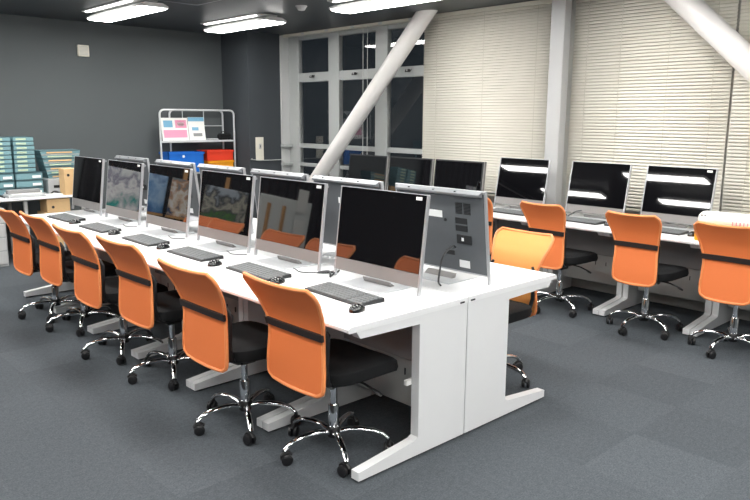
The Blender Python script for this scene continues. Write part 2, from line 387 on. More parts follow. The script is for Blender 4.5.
# ================================================================ DESKS
S_ = .737; D_ = 1.426; HD = D_ / 2
def make_desk(end=False):
    """one-person desk; front edge at local x=-.06, back at HD; spans y 0..S_"""
    r = empty('office_desk')
    t = MB()
    t.prism([(-.061, .700), (-.055, .694), (HD - .003, .694), (HD - .003, .722), (-.045, .722), (-.061, .712)], .001, S_ - .001, 'y')
    t.build('worktop', 'desk_white', r)
    for y0, y1 in ((.004, .052), (S_ - .052, S_ - .004)):
        g = MB()
        # foot + wide upright + top arm : C-shaped side
        g.prism([(0, .012), (0, .052), (.35, .088), (.375, .10), (.375, .652), (.01, .660), (-.012, .690), (-.010, .694), (HD - .004, .694), (HD - .004, .012)], y0, y1, 'y')
        L = g.build('leg', 'desk_leg', r)
        for xx in (.05, HD - .06): MB().lathe([(.016, 0), (.018, .006), (.008, .008), (.008, .014)], 12, TR(xx, (y0 + y1) / 2, 0)).build('leveling_foot', 'black_plastic', L, True)
    MB().box(.50, .515, .055, S_ - .055, .40, .69, bev=.003).build('modesty_panel', 'modesty', r)
    tr = MB().box(.54, .70, .055, S_ - .055, .14, .42, bev=.004)
    for k in range(5): tr.box(.536, .541, .15 + k * .1, .156 + k * .1, .30, .335, 1)
    tr.build('cable_box', ['tray_grey', 'port'], r)
    MB().box(.30, .34, .056, .09, .655, .675).build('side_bracket', 'steel_white', r)
    return r
dk = make_desk()
first = True
seat_words = ['nearest', 'second', 'third', 'fourth', 'fifth', 'farthest']
for k in range(6):
    o = dk if first else copy_tree(dk); first = False
    o.location = (0, k * S_, 0)
    tag(o, f'white one-seat desk in the front row of the island, {seat_words[k]} from the open end', 'desk', 'white island desks')
for k in range(6):
    o = copy_tree(dk); o.location = (D_, (k + 1) * S_, 0); o.rotation_euler = (0, 0, math.pi)
    tag(o, f'white one-seat desk in the rear row of the island, {seat_words[k]} from the open end', 'desk', 'white island desks')
# small dark joints at the end seam
XW = 3.228
for k in range(-2, 6):
    o = copy_tree(dk); o.location = (XW, k * S_ - .055, 0)
    nm = {-2: 'white window-side desk outside the right edge of the picture', -1: 'white window-side desk under the white roll and yellow box', 0: 'white window-side desk under the rightmost tilted computer',
          1: 'white window-side desk under the computer just right of the steel column', 2: 'white window-side desk under the computer in front of the steel column',
          3: 'white window-side desk under the nearest of three lower black monitors', 4: 'white window-side desk under the middle of three lower black monitors', 5: 'white window-side desk under the monitor beside the diagonal brace'}[k]
    tag(o, nm, 'desk', 'white desks along the window wall')
for xx, lb in ((HD - .045, 'small black joint clip left of the seam on the island end'), (HD + .035, 'small black joint clip right of the seam on the island end')):
    tag(MB().box(xx - .016, xx + .016, -.002, .012, .698, .706, bev=.001).build('joint_clip', 'port'), lb, 'clip')
# power outlet on the inside of the end leg
tag(MB().box(.345, .40, .054, .075, .345, .372, bev=.003).build('power_strip', 'paper'), 'short white power strip on the inside of the near island leg', 'power strip')

# ================================================================ ALL-IN-ONE COMPUTERS
def make_computer(W=.64, tilt=math.atan2(.06, .49), HH=.495, name='desktop_computer'):
    r = empty(name)
    T = TR(0, 0, .0) @ Matrix.Rotation(tilt, 4, 'Y')
    # local: front faces -x, height along z, bottom front edge at origin
    h = W / 2
    f = MB(); dp = .019; t = .011
    for sy in (-1, 1):
        y0, y1 = sorted((sy * h, sy * (h - t)))
        f.box(0, dp, y0, y1, .004, HH, T=T, bev=.002)
    f.box(0, dp, -h + t, h - t, HH - .014, HH, T=T, bev=.002)
    f.box(.012, dp, -h + t, h - t, .045, .056, T=T, bev=.002)
    f.build('frame', 'silver', r)
    MB().box(-.001, .010, -h + t, h - t, .110, HH - .003, T=T, bev=.0015).build('screen', 'screen', r)
    cn = MB().box(.0, .012, -h + t, h - t, .042, .110, T=T, bev=.003); cn.build('chin', 'chin', r)
    bz = MB().box(.011, .019, -h + t, h - t, .052, HH - .014, T=T, bev=.002).build('back_panel', 'back_grey', r)
    # top handle lip on the back
    lip = MB().prism([(dp - .002, HH), (dp + .03, HH - .012), (dp + .03, HH - .022), (dp - .002, HH - .035)], -h + .03, h - .02, 'y', T=T)
    lp_ = lip.build('top_lip', 'lip', r)
    dots = MB()
    for q in (-.20, -.02, .13): dots.box(dp + .012, dp + .020, q, q + .012, HH - .009, HH - .0035, T=T)
    dots.build('lip_hole', 'port', lp_)
    MB().box(dp + .0295, dp + .0315, .02, .14, HH - .0205, HH - .0135, T=T).build('lip_inset', 'chin', lp_)
    # rear details (seen by a viewer behind: viewer's right = low y for rotated copy)
    vt = MB()
    for a in range(2):
        for c_ in range(8): vt.box(  .0185, .0215, h - .20 + a * .055, h - .155 + a * .055, HH - .075 - c_ * .0075, HH - .071 - c_ * .0075, T=T)
    vt.build('vent_slots', 'port', bz)
    for zz in (.345, .305): MB().box(.0185, .0215, h - .205, h - .125, zz - .032, zz, T=T, bev=.001).build('cover_plate', 'port', bz)
    pk = MB().box(.0185, .0235, h - .20, h - .10, .205, .255, T=T, bev=.002); pk.build('power_socket', 'port', bz)
    MB().box(.0225, .025, h - .165, h - .150, .222, .240, T=T).build('socket_pin', 'sticker', bz)
    MB().box(.0185, .0208, -h + .24, -h + .345, .335, .372, T=T).build('white_label', 'sticker', bz)
    MB().box(.0185, .0208, h - .19, h - .12, .075, .115, T=T).build('lower_label', 'sticker', bz)
    MB().box(.0185, .0215, -h + .36, -h + .42, .135, .160, T=T, bev=.002).build('port_row', 'port', bz)
    MB().lathe([(.009, 0), (.009, .004), (.004, .005)], 12, T @ TR(.019, .045, .325) @ Matrix.Rotation(math.pi / 2, 4, 'Y')).build('lock_slot', 'port', bz)
    MB().box(-.0025, -.0005, -h + .035, -h + .075, HH - .030, HH - .014, T=T).build('corner_sticker', 'sticker', r)
    # stand: foot plate lying on the desk and a sloping rear leg
    p = MB(); p.box(-.115, .16, -.165, .165, .0, .007, bev=.003)
    p.build('stand_plate', 'stand_plate', r)
    q = MB(); q.prism([(.020, .030), (.028, .030), (.06, .006), (.03, .006)], -.10, .10, 'y'); q.build('stand_leg', 'chin', r)
    return r
pc = make_computer()
kb_col = 'keys'
rights = [.16, .93, 1.64, 2.43, 3.19, 3.94]
flab = ['silver-edged all-in-one computer nearest the open end of the front row, reflecting an orange chair',
        'silver-edged all-in-one computer second in the front row, reflecting a grey board with two wooden bars',
        'silver-edged all-in-one computer third in the front row, reflecting a dark landscape picture',
        'silver-edged all-in-one computer fourth in the front row, reflecting two pictures side by side',
        'silver-edged all-in-one computer fifth in the front row, reflecting a pale bright picture',
        'silver-edged all-in-one computer farthest in the front row, with a plain dark screen']
for k, y in enumerate(rights):
    o = pc if k == 0 else copy_tree(pc)
    o.location = (.525, y + .32, .722)
    tag(o, flab[k], 'computer', 'computers on the island')
brights = [.08, .83, 1.53, 2.27, 2.99, 3.80]
bl = ['all-in-one computer with its grey back and ports fully in view at the island end', 'all-in-one computer seen from behind, second in the rear row from the open end',
      'all-in-one computer seen from behind, third in the rear row from the open end', 'all-in-one computer seen from behind, fourth in the rear row from the open end',
      'all-in-one computer seen from behind, fifth in the rear row from the open end', 'all-in-one computer seen from behind, farthest in the rear row']
for k, y in enumerate(brights):
    o = copy_tree(pc); o.location = (.995, y + .32, .722); o.rotation_euler = (0, 0, math.pi); tag(o, bl[k], 'computer', 'computers on the island')
pw = make_computer(W=.56, tilt=math.atan2(.09, .48), HH=.49)
for k, (yc, l) in enumerate(((1.82, 'tilted all-in-one computer in front of the steel column, one lamp bar in its screen'), (1.03, 'tilted all-in-one computer just right of the steel column on the window desks'),
                             (.33, 'rightmost tilted all-in-one computer by the blinds, two bright lamp bars in its screen'))):
    o = pw if k == 0 else copy_tree(pw); o.location = (3.65, yc, .722); tag(o, l, 'computer', 'computers on the window desks')
for o in [c for c in bpy.data.objects if c.name.startswith('corner_sticker') and c.parent and c.parent.get('group') == 'computers on the window desks' and 'rightmost' not in c.parent['label']]: bpy.data.objects.remove(o)

# lower black monitors further along the window desks
def make_monitor():
    r = empty('computer_monitor'); T = TR(0, 0, .0) @ Matrix.Rotation(.10, 4, 'Y'); h = .32
    MB().box(0, .03, -h, h, .03, .435, T=T, bev=.006).build('monitor_case', 'port', r)
    MB().box(-.002, .002, -h + .018, h - .018, .055, .42, T=T).build('screen', 'screen', r)
    MB().box(-.001, .028, -h - .012, -h + .001, .03, .437, T=T, bev=.002).build('side_edge', 'chin', r)
    MB().box(.03, .07, -.05, .05, .022, .25, T=T, bev=.004).build('stand_neck', 'black_plastic', r)
    MB().box(-.06, .14, -.13, .13, 0, .012, bev=.005).build('stand_base', 'black_plastic', r)
    return r
mo = make_monitor()
for k, (yc, l) in enumerate(((2.56, 'black monitor by the window, rightmost of three standing side by side'), (3.24, 'black monitor by the window, middle of three standing side by side'), (3.92, 'black monitor by the window, beside the foot of the diagonal brace'))):
    o = mo if k == 0 else copy_tree(mo); o.location = (3.62, yc, .722); tag(o, l, 'monitor', 'black monitors by the window')

# ================================================================ KEYBOARDS, MICE
def make_keyboard():
    r = empty('keyboard')
    T = Matrix.Rotation(-.06, 4, 'Y') @ TR(0, 0, .004)
    MB().prism([(-.075, .0), (-.078, .010), (.078, .020), (.080, .0)], -.215, .215, 'y').build('keyboard_body', 'key_body', r)
    k = MB()
    for row in range(6):
        x0 = -.066 + row * .0235; z = .0105 + (x0 + .078) / .156 * .010
        y = -.207
        while y < .20:
            wd = .0165
            if row == 0 and -.02 < y < .06: wd = .085
            k.box(x0, x0 + .0165, y, y + wd - .002, z, z + .005)
            y += wd + .0035
            if abs(y + .11) < .008: y += .008
    k.build('keys', 'keys', r)
    return r
kb = make_keyboard()
def make_mouse():
    r = empty('computer_mouse'); m = MB(); n = 14; k = 8; vs = []; fs = []
    for i in range(k + 1):
        ph = math.pi / 2 * i / k
        for j in range(n):
            th = 2 * math.pi * j / n
            vs.append((.052 * math.cos(ph) * math.cos(th), .031 * math.cos(ph) * math.sin(th) * (1 - .12 * math.cos(th)), .034 * math.sin(ph) * (1 - .25 * math.cos(th) * math.cos(ph))))
    for i in range(k):
        for j in range(n): fs.append((i * n + j, i * n + (j + 1) % n, (i + 1) * n + (j + 1) % n, (i + 1) * n + j))
    fs.append(tuple(range(n))[::-1])
    m.add(vs, fs).build('mouse_shell', 'mouse', r, True)
    MB().box(.012, .034, -.003, .003, .024, .034, bev=.002).build('scroll_wheel', 'chin', r)
    return r
ms = make_mouse()
kxy = [(.275, .425, -.05), (.255, 1.13, -.03), (.25, 1.82, .0), (.25, 2.50, -.02), (.24, 3.25, .0), (.25, 3.97, .02)]
mxy = [(.145, .175), (.20, .86), (.19, 1.47), (.22, 2.17), (.22, 2.93), (.21, 3.66)]
ow = ['nearest the island end', 'second', 'third', 'fourth', 'fifth', 'farthest']
for k in range(6):
    o = kb if k == 0 else copy_tree(kb); o.location = (kxy[k][0], kxy[k][1], .722); o.rotation_euler = (0, 0, kxy[k][2])
    tag(o, f'grey keyboard in the front row of the island, {ow[k]}' + ('' if k in (0, 5) else ' from the open end'), 'keyboard', 'keyboards on the island')
    o = ms if k == 0 else copy_tree(ms); o.location = (mxy[k][0], mxy[k][1], .722); o.rotation_euler = (0, 0, .2)
    tag(o, f'glossy black mouse in the front row of the island, {ow[k]}' + ('' if k in (0, 5) else ' from the open end'), 'mouse', 'mice on the island')
for yc, my, l in ((1.74, 1.42, 'in front of the steel column'), (1.03, .74, 'just right of the steel column'), (.34, .06, 'at the right below the double lamp bars')):
    o = copy_tree(kb); o.location = (3.42, yc, .722); tag(o, 'grey keyboard on the window desks ' + l, 'keyboard', 'keyboards on the window desks')
    o = copy_tree(ms); o.location = (3.40, my, .722); tag(o, 'black mouse on the window desks ' + l, 'mouse', 'mice on the window desks')
# cables on the desks
def cable(pts, l, m='cable', r=.0035, name='cable'):
    P = [Vector(p) for p in pts]; out = []
    for i in range(len(P) - 1):
        p0 = P[max(i - 1, 0)]; p1 = P[i]; p2 = P[i + 1]; p3 = P[min(i + 2, len(P) - 1)]
        for k in range(6):
            t = k / 6; out.append(.5 * ((2 * p1) + (p2 - p0) * t + (2 * p0 - 5 * p1 + 4 * p2 - p3) * t * t + (3 * p1 - p0 - 3 * p2 + p3) * t ** 3))
    out.append(P[-1]); o = MB().tube(out, r, 6).build(name, m, None, True); return tag(o, l, 'cable')
cable([(.945, .29, .90), (.91, .28, .91), (.86, .30, .86), (.85, .31, .78), (.83, .30, .727), (.78, .24, .726)], 'dark power cable hanging from the back of the island-end computer', r=.005)
nth = ['', 'second', 'third', 'fourth', 'fifth']
for k in range(1, 5):
    y = rights[k]
    cable([(.50, y - .03, .726), (.44, y + .05, .726), (.47, y + .16, .726), (.42, y + .24, .726), (.50, y + .32, .726)], f'thin dark cable looping on the desk before the {nth[k]} front-row screen', r=.0028)
for q in range(2):
    cable([(.60 + .02 * q, .86, .728), (.55, .84 - .03 * q, .735), (.50, .90, .727), (.53, .80 + .04 * q, .74), (.48, .77, .727)], ('dark' if q else 'short dark') + ' cable coil between the two nearest front-row computers' + (', upper loop' if q else ', lower loop'), r=.005)
for yc, l in ((1.62, 'black cable below the screen in front of the steel column'), (1.20, 'black cable below the screen just right of the steel column')):
    cable([(3.50, yc + .08, .726), (3.55, yc + .03, .75), (3.52, yc, .74), (3.58, yc - .05, .78), (3.62, yc - .08, .79)], l, r=.006)

# ================================================================ CHAIRS
def make_chair(mesh_mat='orange', wf=1.0):
    r = empty('task_chair')
    # ---- backrest surface
    zb, nz, nu = .385, 26, 18
    def pt(u, v, off=0):
        ztop = .868 + .014 * abs(u) ** 2.2
        z = zb - .012 * (1 - u * u) * (1 - v) ** 2 + .006 * (1 - u * u) + v * (.870 - zb) + (ztop - .870) * v ** 5
        w = interp(v, [(0, .172), (.2, .174), (.45, .166), (.56, .168), (.8, .200), (1, .236)]) * wf
        # rounded corners
        c0 = .085; c1 = .17
        if v < c0: w -= .040 * (1 - math.sqrt(max(0, 1 - ((c0 - v) / c0) ** 2)))
        if v > 1 - c1: w -= .050 * (1 - math.sqrt(max(0, 1 - ((v - 1 + c1) / c1) ** 2)))
        x = interp(v, [(0, -.235), (.2, -.232), (.4, -.228), (.52, -.228), (.62, -.238), (.75, -.262), (.9, -.306), (1, -.345)])
        x += (.006 + .008 * v * v) * u * u
        return Vector((x + off, u * w, z))
    for nm, v0, v1 in (('backrest_mesh', 0, 1),):
        s = MB(); vs = []
        for off in (0, .006):
            for i in range(nz + 1):
                for j in range(nu + 1): vs.append(pt(-1 + 2 * j / nu, i / nz, off))
        Nn = (nz + 1) * (nu + 1); fs = []
        for i in range(nz):
            for j in range(nu):
                a = i * (nu + 1) + j; q = (a, a + 1, a + nu + 2, a + nu + 1); fs.append(q[::-1]); fs.append(tuple(k + Nn for k in q))
        s.add(vs, fs); s.build(nm, mesh_mat, r, True)
    loop = [pt(-1, i / nz, .003) for i in range(nz + 1)] + [pt(-1 + 2 * j / nu, 1, .003) for j in range(1, nu)] + [pt(1, 1 - i / nz, .003) for i in range(nz + 1)] + [pt(1 - 2 * j / nu, 0, .003) for j in range(1, nu)]
    MB().tube(loop, .0095, 8, closed=True).build('backrest_rim', 'orange_rim', r, True)
    # lumbar band wrapping the rear of the backrest
    b = MB(); vs = []; n = 20
    for j in range(n + 1):
        u = -1.04 + 2.08 * j / n
        for dv, off in ((-.034, -.014), (.034, -.014), (.034, .0), (-.034, .0)):
            p = pt(max(-1, min(1, u)), .555 + dv, off); p.y = p.y * 1.04 if abs(u) > .9 else p.y; vs.append(p)
    fs = [(j * 4 + k, j * 4 + (k + 1) % 4, (j + 1) * 4 + (k + 1) % 4, (j + 1) * 4 + k) for j in range(n) for k in range(4)] + [(0, 1, 2, 3), (n * 4, n * 4 + 1, n * 4 + 2, n * 4 + 3)]
    b.add(vs, fs); b.build('lumbar_band', 'black_band', r, True)
    # black carrier frame in front of the mesh
    f = MB()
    for sy in (-1, 1):
        f.tube([(-.205, sy * .150 * wf, .695), (-.195, sy * .168 * wf, .66), (-.197, sy * .166 * wf, .58), (-.200, sy * .164 * wf, .50), (-.185, sy * .155 * wf, .435), (-.12, sy * .14, .395)], [.008, .013, .012, .012, .014, .013], 8)
    f.tube([(-.19, -.155 * wf, .45), (-.198, 0, .445), (-.19, .155 * wf, .45)], .012, 8)
    f.box(-.19, -.02, -.05, .05, .375, .40, bev=.005)
    f.build('back_frame', 'black_plastic', r, True)
    # ---- seat cushion
    s = MB(); vs = []; n = 28; k = 10; fs = []
    for i in range(k + 1):
        ph = -math.pi / 2 + math.pi * i / k
        cp = math.copysign(abs(math.cos(ph)) ** .45, math.cos(ph)); spn = math.copysign(abs(math.sin(ph)) ** .6, math.sin(ph))
        for j in range(n):
            th = 2 * math.pi * j / n; ct, st = math.cos(th), math.sin(th)
            X = math.copysign(abs(ct) ** .5, ct) * .232 * cp; Y = math.copysign(abs(st) ** .5, st) * .235 * cp
            Z = .44 + .042 * spn - (.035 * max(0, (X - .08) / .15) ** 2) + .012 * (abs(Y) / .23) ** 2 * (1 if spn > 0 else 0)
            vs.append((X + .04, Y, Z))
    for i in range(k):
        for j in range(n): fs.append((i * n + j, i * n + (j + 1) % n, (i + 1) * n + (j + 1) % n, (i + 1) * n + j))
    fs += [tuple(range(n)), tuple(range(k * n, k * n + n))]
    s.add(vs, fs); s.build('seat', 'black_fabric', r, True)
    # mechanism + lever
    mc = MB().box(-.09, .10, -.085, .085, .365, .40, bev=.008); mc.box(-.05, .05, -.05, .05, .335, .37, bev=.01)
    mco = mc.build('tilt_mechanism', 'black_plastic', r)
    lv = MB(); lv.tube([(.05, -.06, .375), (.06, -.15, .365), (.075, -.20, .345)], .006, 8); lv.build('lever_rod', 'black_plastic', mco, True)
    lv = MB(); lv.tube([(.075, -.195, .347), (.082, -.215, .335), (.09, -.235, .325)], [.010, .015, .011], 10, flat=.55); lv.build('lever_paddle', 'black_plastic', mco, True)
    # gas lift
    MB().lathe([(.026, .115), (.026, .235), (.023, .24)], 20).build('gas_lift_sleeve', 'chrome', r, True)
    MB().lathe([(.017, .235), (.017, .34)], 16).build('gas_lift_rod', 'chrome', r, True)
    # star base
    MB().lathe([(.030, .075), (.036, .085), (.036, .118), (.030, .128)], 20).build('base_hub', 'black_plastic', r, True)
    for a in range(5):
        T = RZ(a * 2 * math.pi / 5 + .46)
        L = MB(); L.tube([(.025, 0, .10), (.07, 0, .112), (.13, 0, .115), (.19, 0, .108), (.235, 0, .092), (.262, 0, .068)], [.018, .017, .016, .015, .014, .013], 12, T=T, flat=.75)
        lo = L.build('base_leg', 'chrome', r, True)
        Tc = T @ TR(.265, 0, 0) @ RZ(1.1 + a * .9)
        cs = MB(); cs.lathe([(.006, .04), (.006, .072)], 10, Tc)
        for sy in (-1, 1):
            cs.lathe([(.010, -.009), (.025, -.009), (.027, -.004), (.027, .005), (.020, .010), (.006, .010)], 20, Tc @ TR(.012, sy * .0145, .0275) @ Matrix.Rotation(-sy * math.pi / 2, 4, 'X'))
        cs.tube([(-.012, 0, .042), (.0, 0, .056), (.02, 0, .056), (.034, 0, .044)], .011, 8, T=Tc)
        cs.build('caster', 'black_plastic', lo, True)
    return r
ch = make_chair('orange', 1.17); chw = make_chair('orange', .94)
chairs = [
    (.128, .325, .0, 'orange mesh task chair nearest the viewer in the front row', 'a'),
    (-.01, .875, .0, 'orange mesh task chair second nearest in the front row', 'a'),
    (.05, 1.77, .02, 'orange mesh task chair third from the near end of the front row', 'a'),
    (.015, 2.39, .0, 'orange mesh task chair fourth from the near end of the front row', 'a'),
    (.055, 3.17, .0, 'orange mesh task chair fifth from the near end of the front row', 'a'),
    (.015, 3.66, .0, 'orange mesh task chair farthest away in the front row, at the left edge', 'a'),
    (3.17, 1.02, -.03, 'orange mesh task chair at the window desks by the steel column, facing the blinds', 'b'),
    (3.14, .255, .0, 'orange mesh task chair in the middle of the window desks, right of the steel column', 'b'),
    (3.10, -.40, .0, 'orange mesh task chair at the right edge before the yellow box', 'b'),
    (3.20, 1.76, .0, 'orange mesh task chair half hidden behind the island-end computer', 'b'),
]
import itertools
for k, (x, y, rz, l, g) in enumerate(chairs):
    o = (ch if k == 0 else copy_tree(ch)) if g == 'a' else (chw if k == 6 else copy_tree(chw)); o.location = (x, y, 0); o.scale = (1, 1, 1 if g == 'a' else 1.04); o.rotation_euler = (0, 0, rz)
    tag(o, l, 'chair', 'chairs along the island' if g == 'a' else 'chairs along the window desks')
c2 = make_chair('orange_pale', 1.0); c2.location = (1.45, .43, 0); c2.rotation_euler = (0, 0, math.pi - .04)
tag(c2, 'paler orange task chair behind the island, facing the viewer', 'chair')

# ================================================================ BACK LEFT: table with stacks
tb = empty('side_table', (0, 0, 0), 0, 'white table against the dark back wall carrying teal cases', 'table')
MB().box(-.75, 1.22, 5.96, 6.66, .68, .705, bev=.003).build('table_top', 'desk_white', tb)
for xx in (-.7, .55, 1.17):
    for yy in (6.02, 6.58): MB().box(xx, xx + .035, yy, yy + .035, 0, .68).build('leg', 'tray_grey', tb)
MB().box(-.7, 1.17, 6.58, 6.60, .60, .68).build('rear_rail', 'tray_grey', tb)
# teal cases
def make_case(w=.215, d=.30, h=.046):
    r = empty('teal_case')
    MB().box(-w / 2, w / 2, -d / 2, d / 2, 0, h - .004, bev=.004).build('case_body', 'teal', r)
    MB().box(-w / 2 + .002, w / 2 - .002, -d / 2 + .001, d / 2, h - .0045, h - .001, bev=.001).build('case_seam', 'teal_dark', r)
    MB().box(-w * .36, w * .12, -d / 2 - .002, -d / 2 + .002, h * .22, h * .68).build('case_label', 'label_green', r)
    return r
tcs = make_case(); first = True
def ordn(k, n): return 'bottom' if k == 0 else 'top' if k == n - 1 else f'{["", "second", "third", "fourth", "fifth", "sixth", "seventh", "eighth", "ninth"][k]} from the bottom'
for xi, (xc, nn, z0, wn) in enumerate(((.455, 8, .96, 'left-edge stack'), (.695, 8, .96, 'tall stack beside the gap'))):
    for k in range(nn):
        o = tcs if first else copy_tree(tcs); first = False
        o.location = (xc - .02 + random.uniform(-.003, .003), 6.42, z0 + k * .0485)
        tag(o, f'teal case with pale label, {ordn(k, nn)} in the {wn}', 'case', 'teal cases on the side table')
# supporting row of bigger teal trays underneath
tray = None
def make_tray():
    r = empty('teal_tray')
    MB().box(-.14, .14, -.15, .15, 0, .072, bev=.006).build('tray_body', 'teal', r)
    MB().box(-.145, .145, -.155, .155, .072, .080, bev=.002).build('tray_lid', 'teal_dark', r)
    MB().box(.03, .12, -.156, -.15, .018, .045).build('tray_tag', 'sticker', r)
    return r
ty = make_tray()
i = 0
for xc, l1 in ((.38, 'left'), (.68, 'right')):
    for k in range(3):
        o = ty if i == 0 else copy_tree(ty); i += 1
        o.location = (xc + .02, 6.40, .706 + k * .0845)
        tag(o, f'large teal tray under the tall cases, {["bottom", "middle", "top"][k]} of the {l1} pile', 'tray', 'large teal trays')
# tapered second stack of wide cases
wc = None
for k in range(7):
    wdt = .30 + .022 * k
    o = empty('wide_teal_case', (1.09, 6.47, .87 + k * .0455), 0, f'wide teal case tapering downward, {ordn(k, 7)} in the stack beside the carton', 'case', 'wide teal cases')
    MB().prism([(-wdt / 2, 0), (wdt / 2, 0), (wdt / 2 + .01, .042), (-wdt / 2 - .01, .042)], -.12, .12, 'y').build('case_body', 'teal', o)
    MB().box(-wdt / 2 - .008, wdt / 2 + .008, -.126, -.118, .036, .043).build('case_rim', 'steel_white' if k % 2 else 'teal_dark', o)
    MB().box(-wdt * .36, wdt * .3, -.127, -.119, .010, .026).build('case_label', 'label_green' if k % 2 else 'carton', o)
sp_ = empty('grey_case', (1.02, 6.42, .706), 0, 'pale grey drawer box under the wide teal cases', 'box')
MB().box(-.12, .17, -.15, .15, 0, .16, bev=.006).build('box_body', 'grey_box', sp_)
MB().box(-.06, .02, -.155, -.15, .06, .09).build('box_handle', 'port', sp_)
def carton(loc, sx, sy, sz, label, hole, group=None):
    r = empty('cardboard_box', loc, 0, label, 'box', group)
    MB().box(-sx / 2, sx / 2, -sy / 2, sy / 2, 0, sz, bev=.004).build('box_body', 'carton', r)
    fl_ = MB().box(-sx / 2 + .001, sx / 2 - .001, -.004, .004, sz - .001, sz + .002); fl_.build('tape_strip', 'blind_rail', r)
    MB().lathe([(.015, 0), (.015, .003)], 14, TR(hole[0], -sy / 2 - .0, hole[1]) @ Matrix.Rotation(math.pi / 2, 4, 'X')).build('hand_hole', 'port', r)
    return r
carton((1.07, 6.05, .706), .19, .16, .29, 'upright tan cardboard file box with round hole on the side table', (-.05, .22))
carton((.90, 6.10, .521), .25, .22, .15, 'small tan cardboard box with round hole just below the table top', (-.06, .06))
carton((.90, 6.12, 0.0), .30, .26, .52, 'large tan cardboard box on the carpet under the side table', (.0, .3))
carton((.60, 4.99, 0.0), .42, .30, .30, 'wide tan cardboard box on the carpet at the far end of the island', (.1, .2))
# open laptop/tray-like grey device and clutter on the table
dv = empty('desk_scanner', (.60, 6.12, .706), 0, 'flat silver grey scanner lying on the side table', 'scanner')
MB().box(-.20, .20, -.10, .10, 0, .03, bev=.006).build('scanner_base', 'grey_box', dv)
MB().box(-.17, .17, .02, .09, .03, .075, bev=.006).build('scanner_lid', 'modesty', dv)
MB().box(-.15, .15, -.07, .0, .03, .036).build('paper_sheet', 'paper', dv)
for k, (x0, l) in enumerate(((.26, 'left of the scanner'), (.86, 'right of the scanner'))):
    cable([(x0, 6.10, .712), (x0 + .06, 6.14, .74), (x0 + .12, 6.08, .712), (x0 + .07, 6.18, .735), (x0 + .15, 6.2, .712)], f'tangle of dark cable on the side table {l}', r=.008)
ph = empty('paper_stack', (1.0, 5.995, .7055), 0, 'loose white papers near the right end of the side table', 'papers'); ph.location = (.86, 6.02, .7055)
MB().box(-.09, .09, -.05, .05, 0, .02).build('sheets', 'paper', ph)
# cabinet at far left under the table
cb = empty('drawer_cabinet', (.10, 6.15, 0), 0, 'pale grey drawer cabinet under the table at the left edge', 'cabinet')
MB().box(-.22, .22, -.24, .24, 0, .62, bev=.005).build('cabinet_body', 'grey_box', cb)
for k in range(4):
    d_ = MB().box(-.205, .205, -.255, -.241, .03 + k * .145, .165 + k * .145, bev=.003).build('drawer', 'steel_white', cb)
    MB().box(-.06, .06, -.262, -.255, .125 + k * .145, .140 + k * .145, bev=.002).build('handle', 'tray_grey', d_)

# ================================================================ RACK in the corner
rk = empty('wire_rack', (2.95, 6.5, 0), 0, 'white tubular wire rack in the corner by the pier', 'rack')
for yy in (0, .26):
    x0, x1 = (-.54, .56) if yy == 0 else (-.27, .54); rr = .06; zt = 1.66; pts = [(x0, yy, 0), (x0, yy, zt - rr)]
    for k in range(1, 6): a = math.pi / 2 * k / 5; pts.append((x0 + rr - rr * math.cos(a), yy, zt - rr + rr * math.sin(a)))
    for k in range(0, 6): a = math.pi / 2 * k / 5; pts.append((x1 - rr + rr * math.sin(a), yy, zt - rr + rr * math.cos(a)))
    pts.append((x1, yy, 0)); MB().tube(pts, .013, 10).build('upright_hoop', 'rack_white', rk, True)
for zz in (.35, .83, 1.25): 
    sh = MB().prism([(-.545, -.008), (.565, -.008), (.55, .265), (-.28, .265)], zz - .012, zz + .012, 'z'); sh.build('shelf', 'rack_white', rk)
for zz in (1.45,): MB().tube([(-.27, .26, zz), (.54, .26, zz)], .006, 8).build('back_wire', 'rack_white', rk, True)
for xx in (-.08, .24): MB().tube([(xx, .26, 1.25), (xx, .26, 1.65)], .006, 8).build('back_post', 'rack_white', rk, True)
MB().tube([(-.54, 0, .1), (-.27, .26, .1)], .010, 8).build('cross_tube', 'rack_white', rk, True)
MB().tube([(.56, 0, .1), (.54, .26, .1)], .010, 8).build('cross_tube', 'rack_white', rk, True)
def bin_(x0, x1, z0, hgt, m, l):
    r = empty('storage_bin', ((x0 + x1) / 2, 6.60, z0), 0, l, 'bin', 'plastic bins on the rack'); w2 = (x1 - x0) / 2
    b = MB(); t = .006
    b.box(-w2, w2, -.12, .12, 0, .006); b.box(-w2, w2, -.12, -.12 + t, 0, hgt); b.box(-w2, w2, .12 - t, .12, 0, hgt); b.box(-w2, -w2 + t, -.12, .12, 0, hgt); b.box(w2 - t, w2, -.12, .12, 0, hgt)
    b.build('bin_body', m, r)
    rm = MB(); rm.box(-w2 - .012, w2 + .012, -.132, -.118, hgt - .03, hgt); rm.box(-w2 - .012, w2 + .012, .118, .132, hgt - .03, hgt); rm.box(-w2 - .012, -w2 + .002, -.132, .132, hgt - .03, hgt); rm.box(w2 - .002, w2 + .012, -.132, .132, hgt - .03, hgt)
    rm.build('bin_rim', m, r); return r
b_ = bin_(2.50, 3.01, .843, .27, 'bin_blue', 'blue plastic bin on the middle shelf of the rack')
MB().lathe([(.018, 0), (.018, .003)], 16, TR(-.05, -.133, .215) @ Matrix.Rotation(math.pi / 2, 4, 'X')).build('round_sticker', 'sticker', b_)
bin_(3.06, 3.47, .843, .14, 'bin_yellow', 'yellow plastic bin under the red one on the rack')
bin_(3.06, 3.47, .985, .14, 'bin_red', 'red plastic bin stacked on the yellow one on the rack')
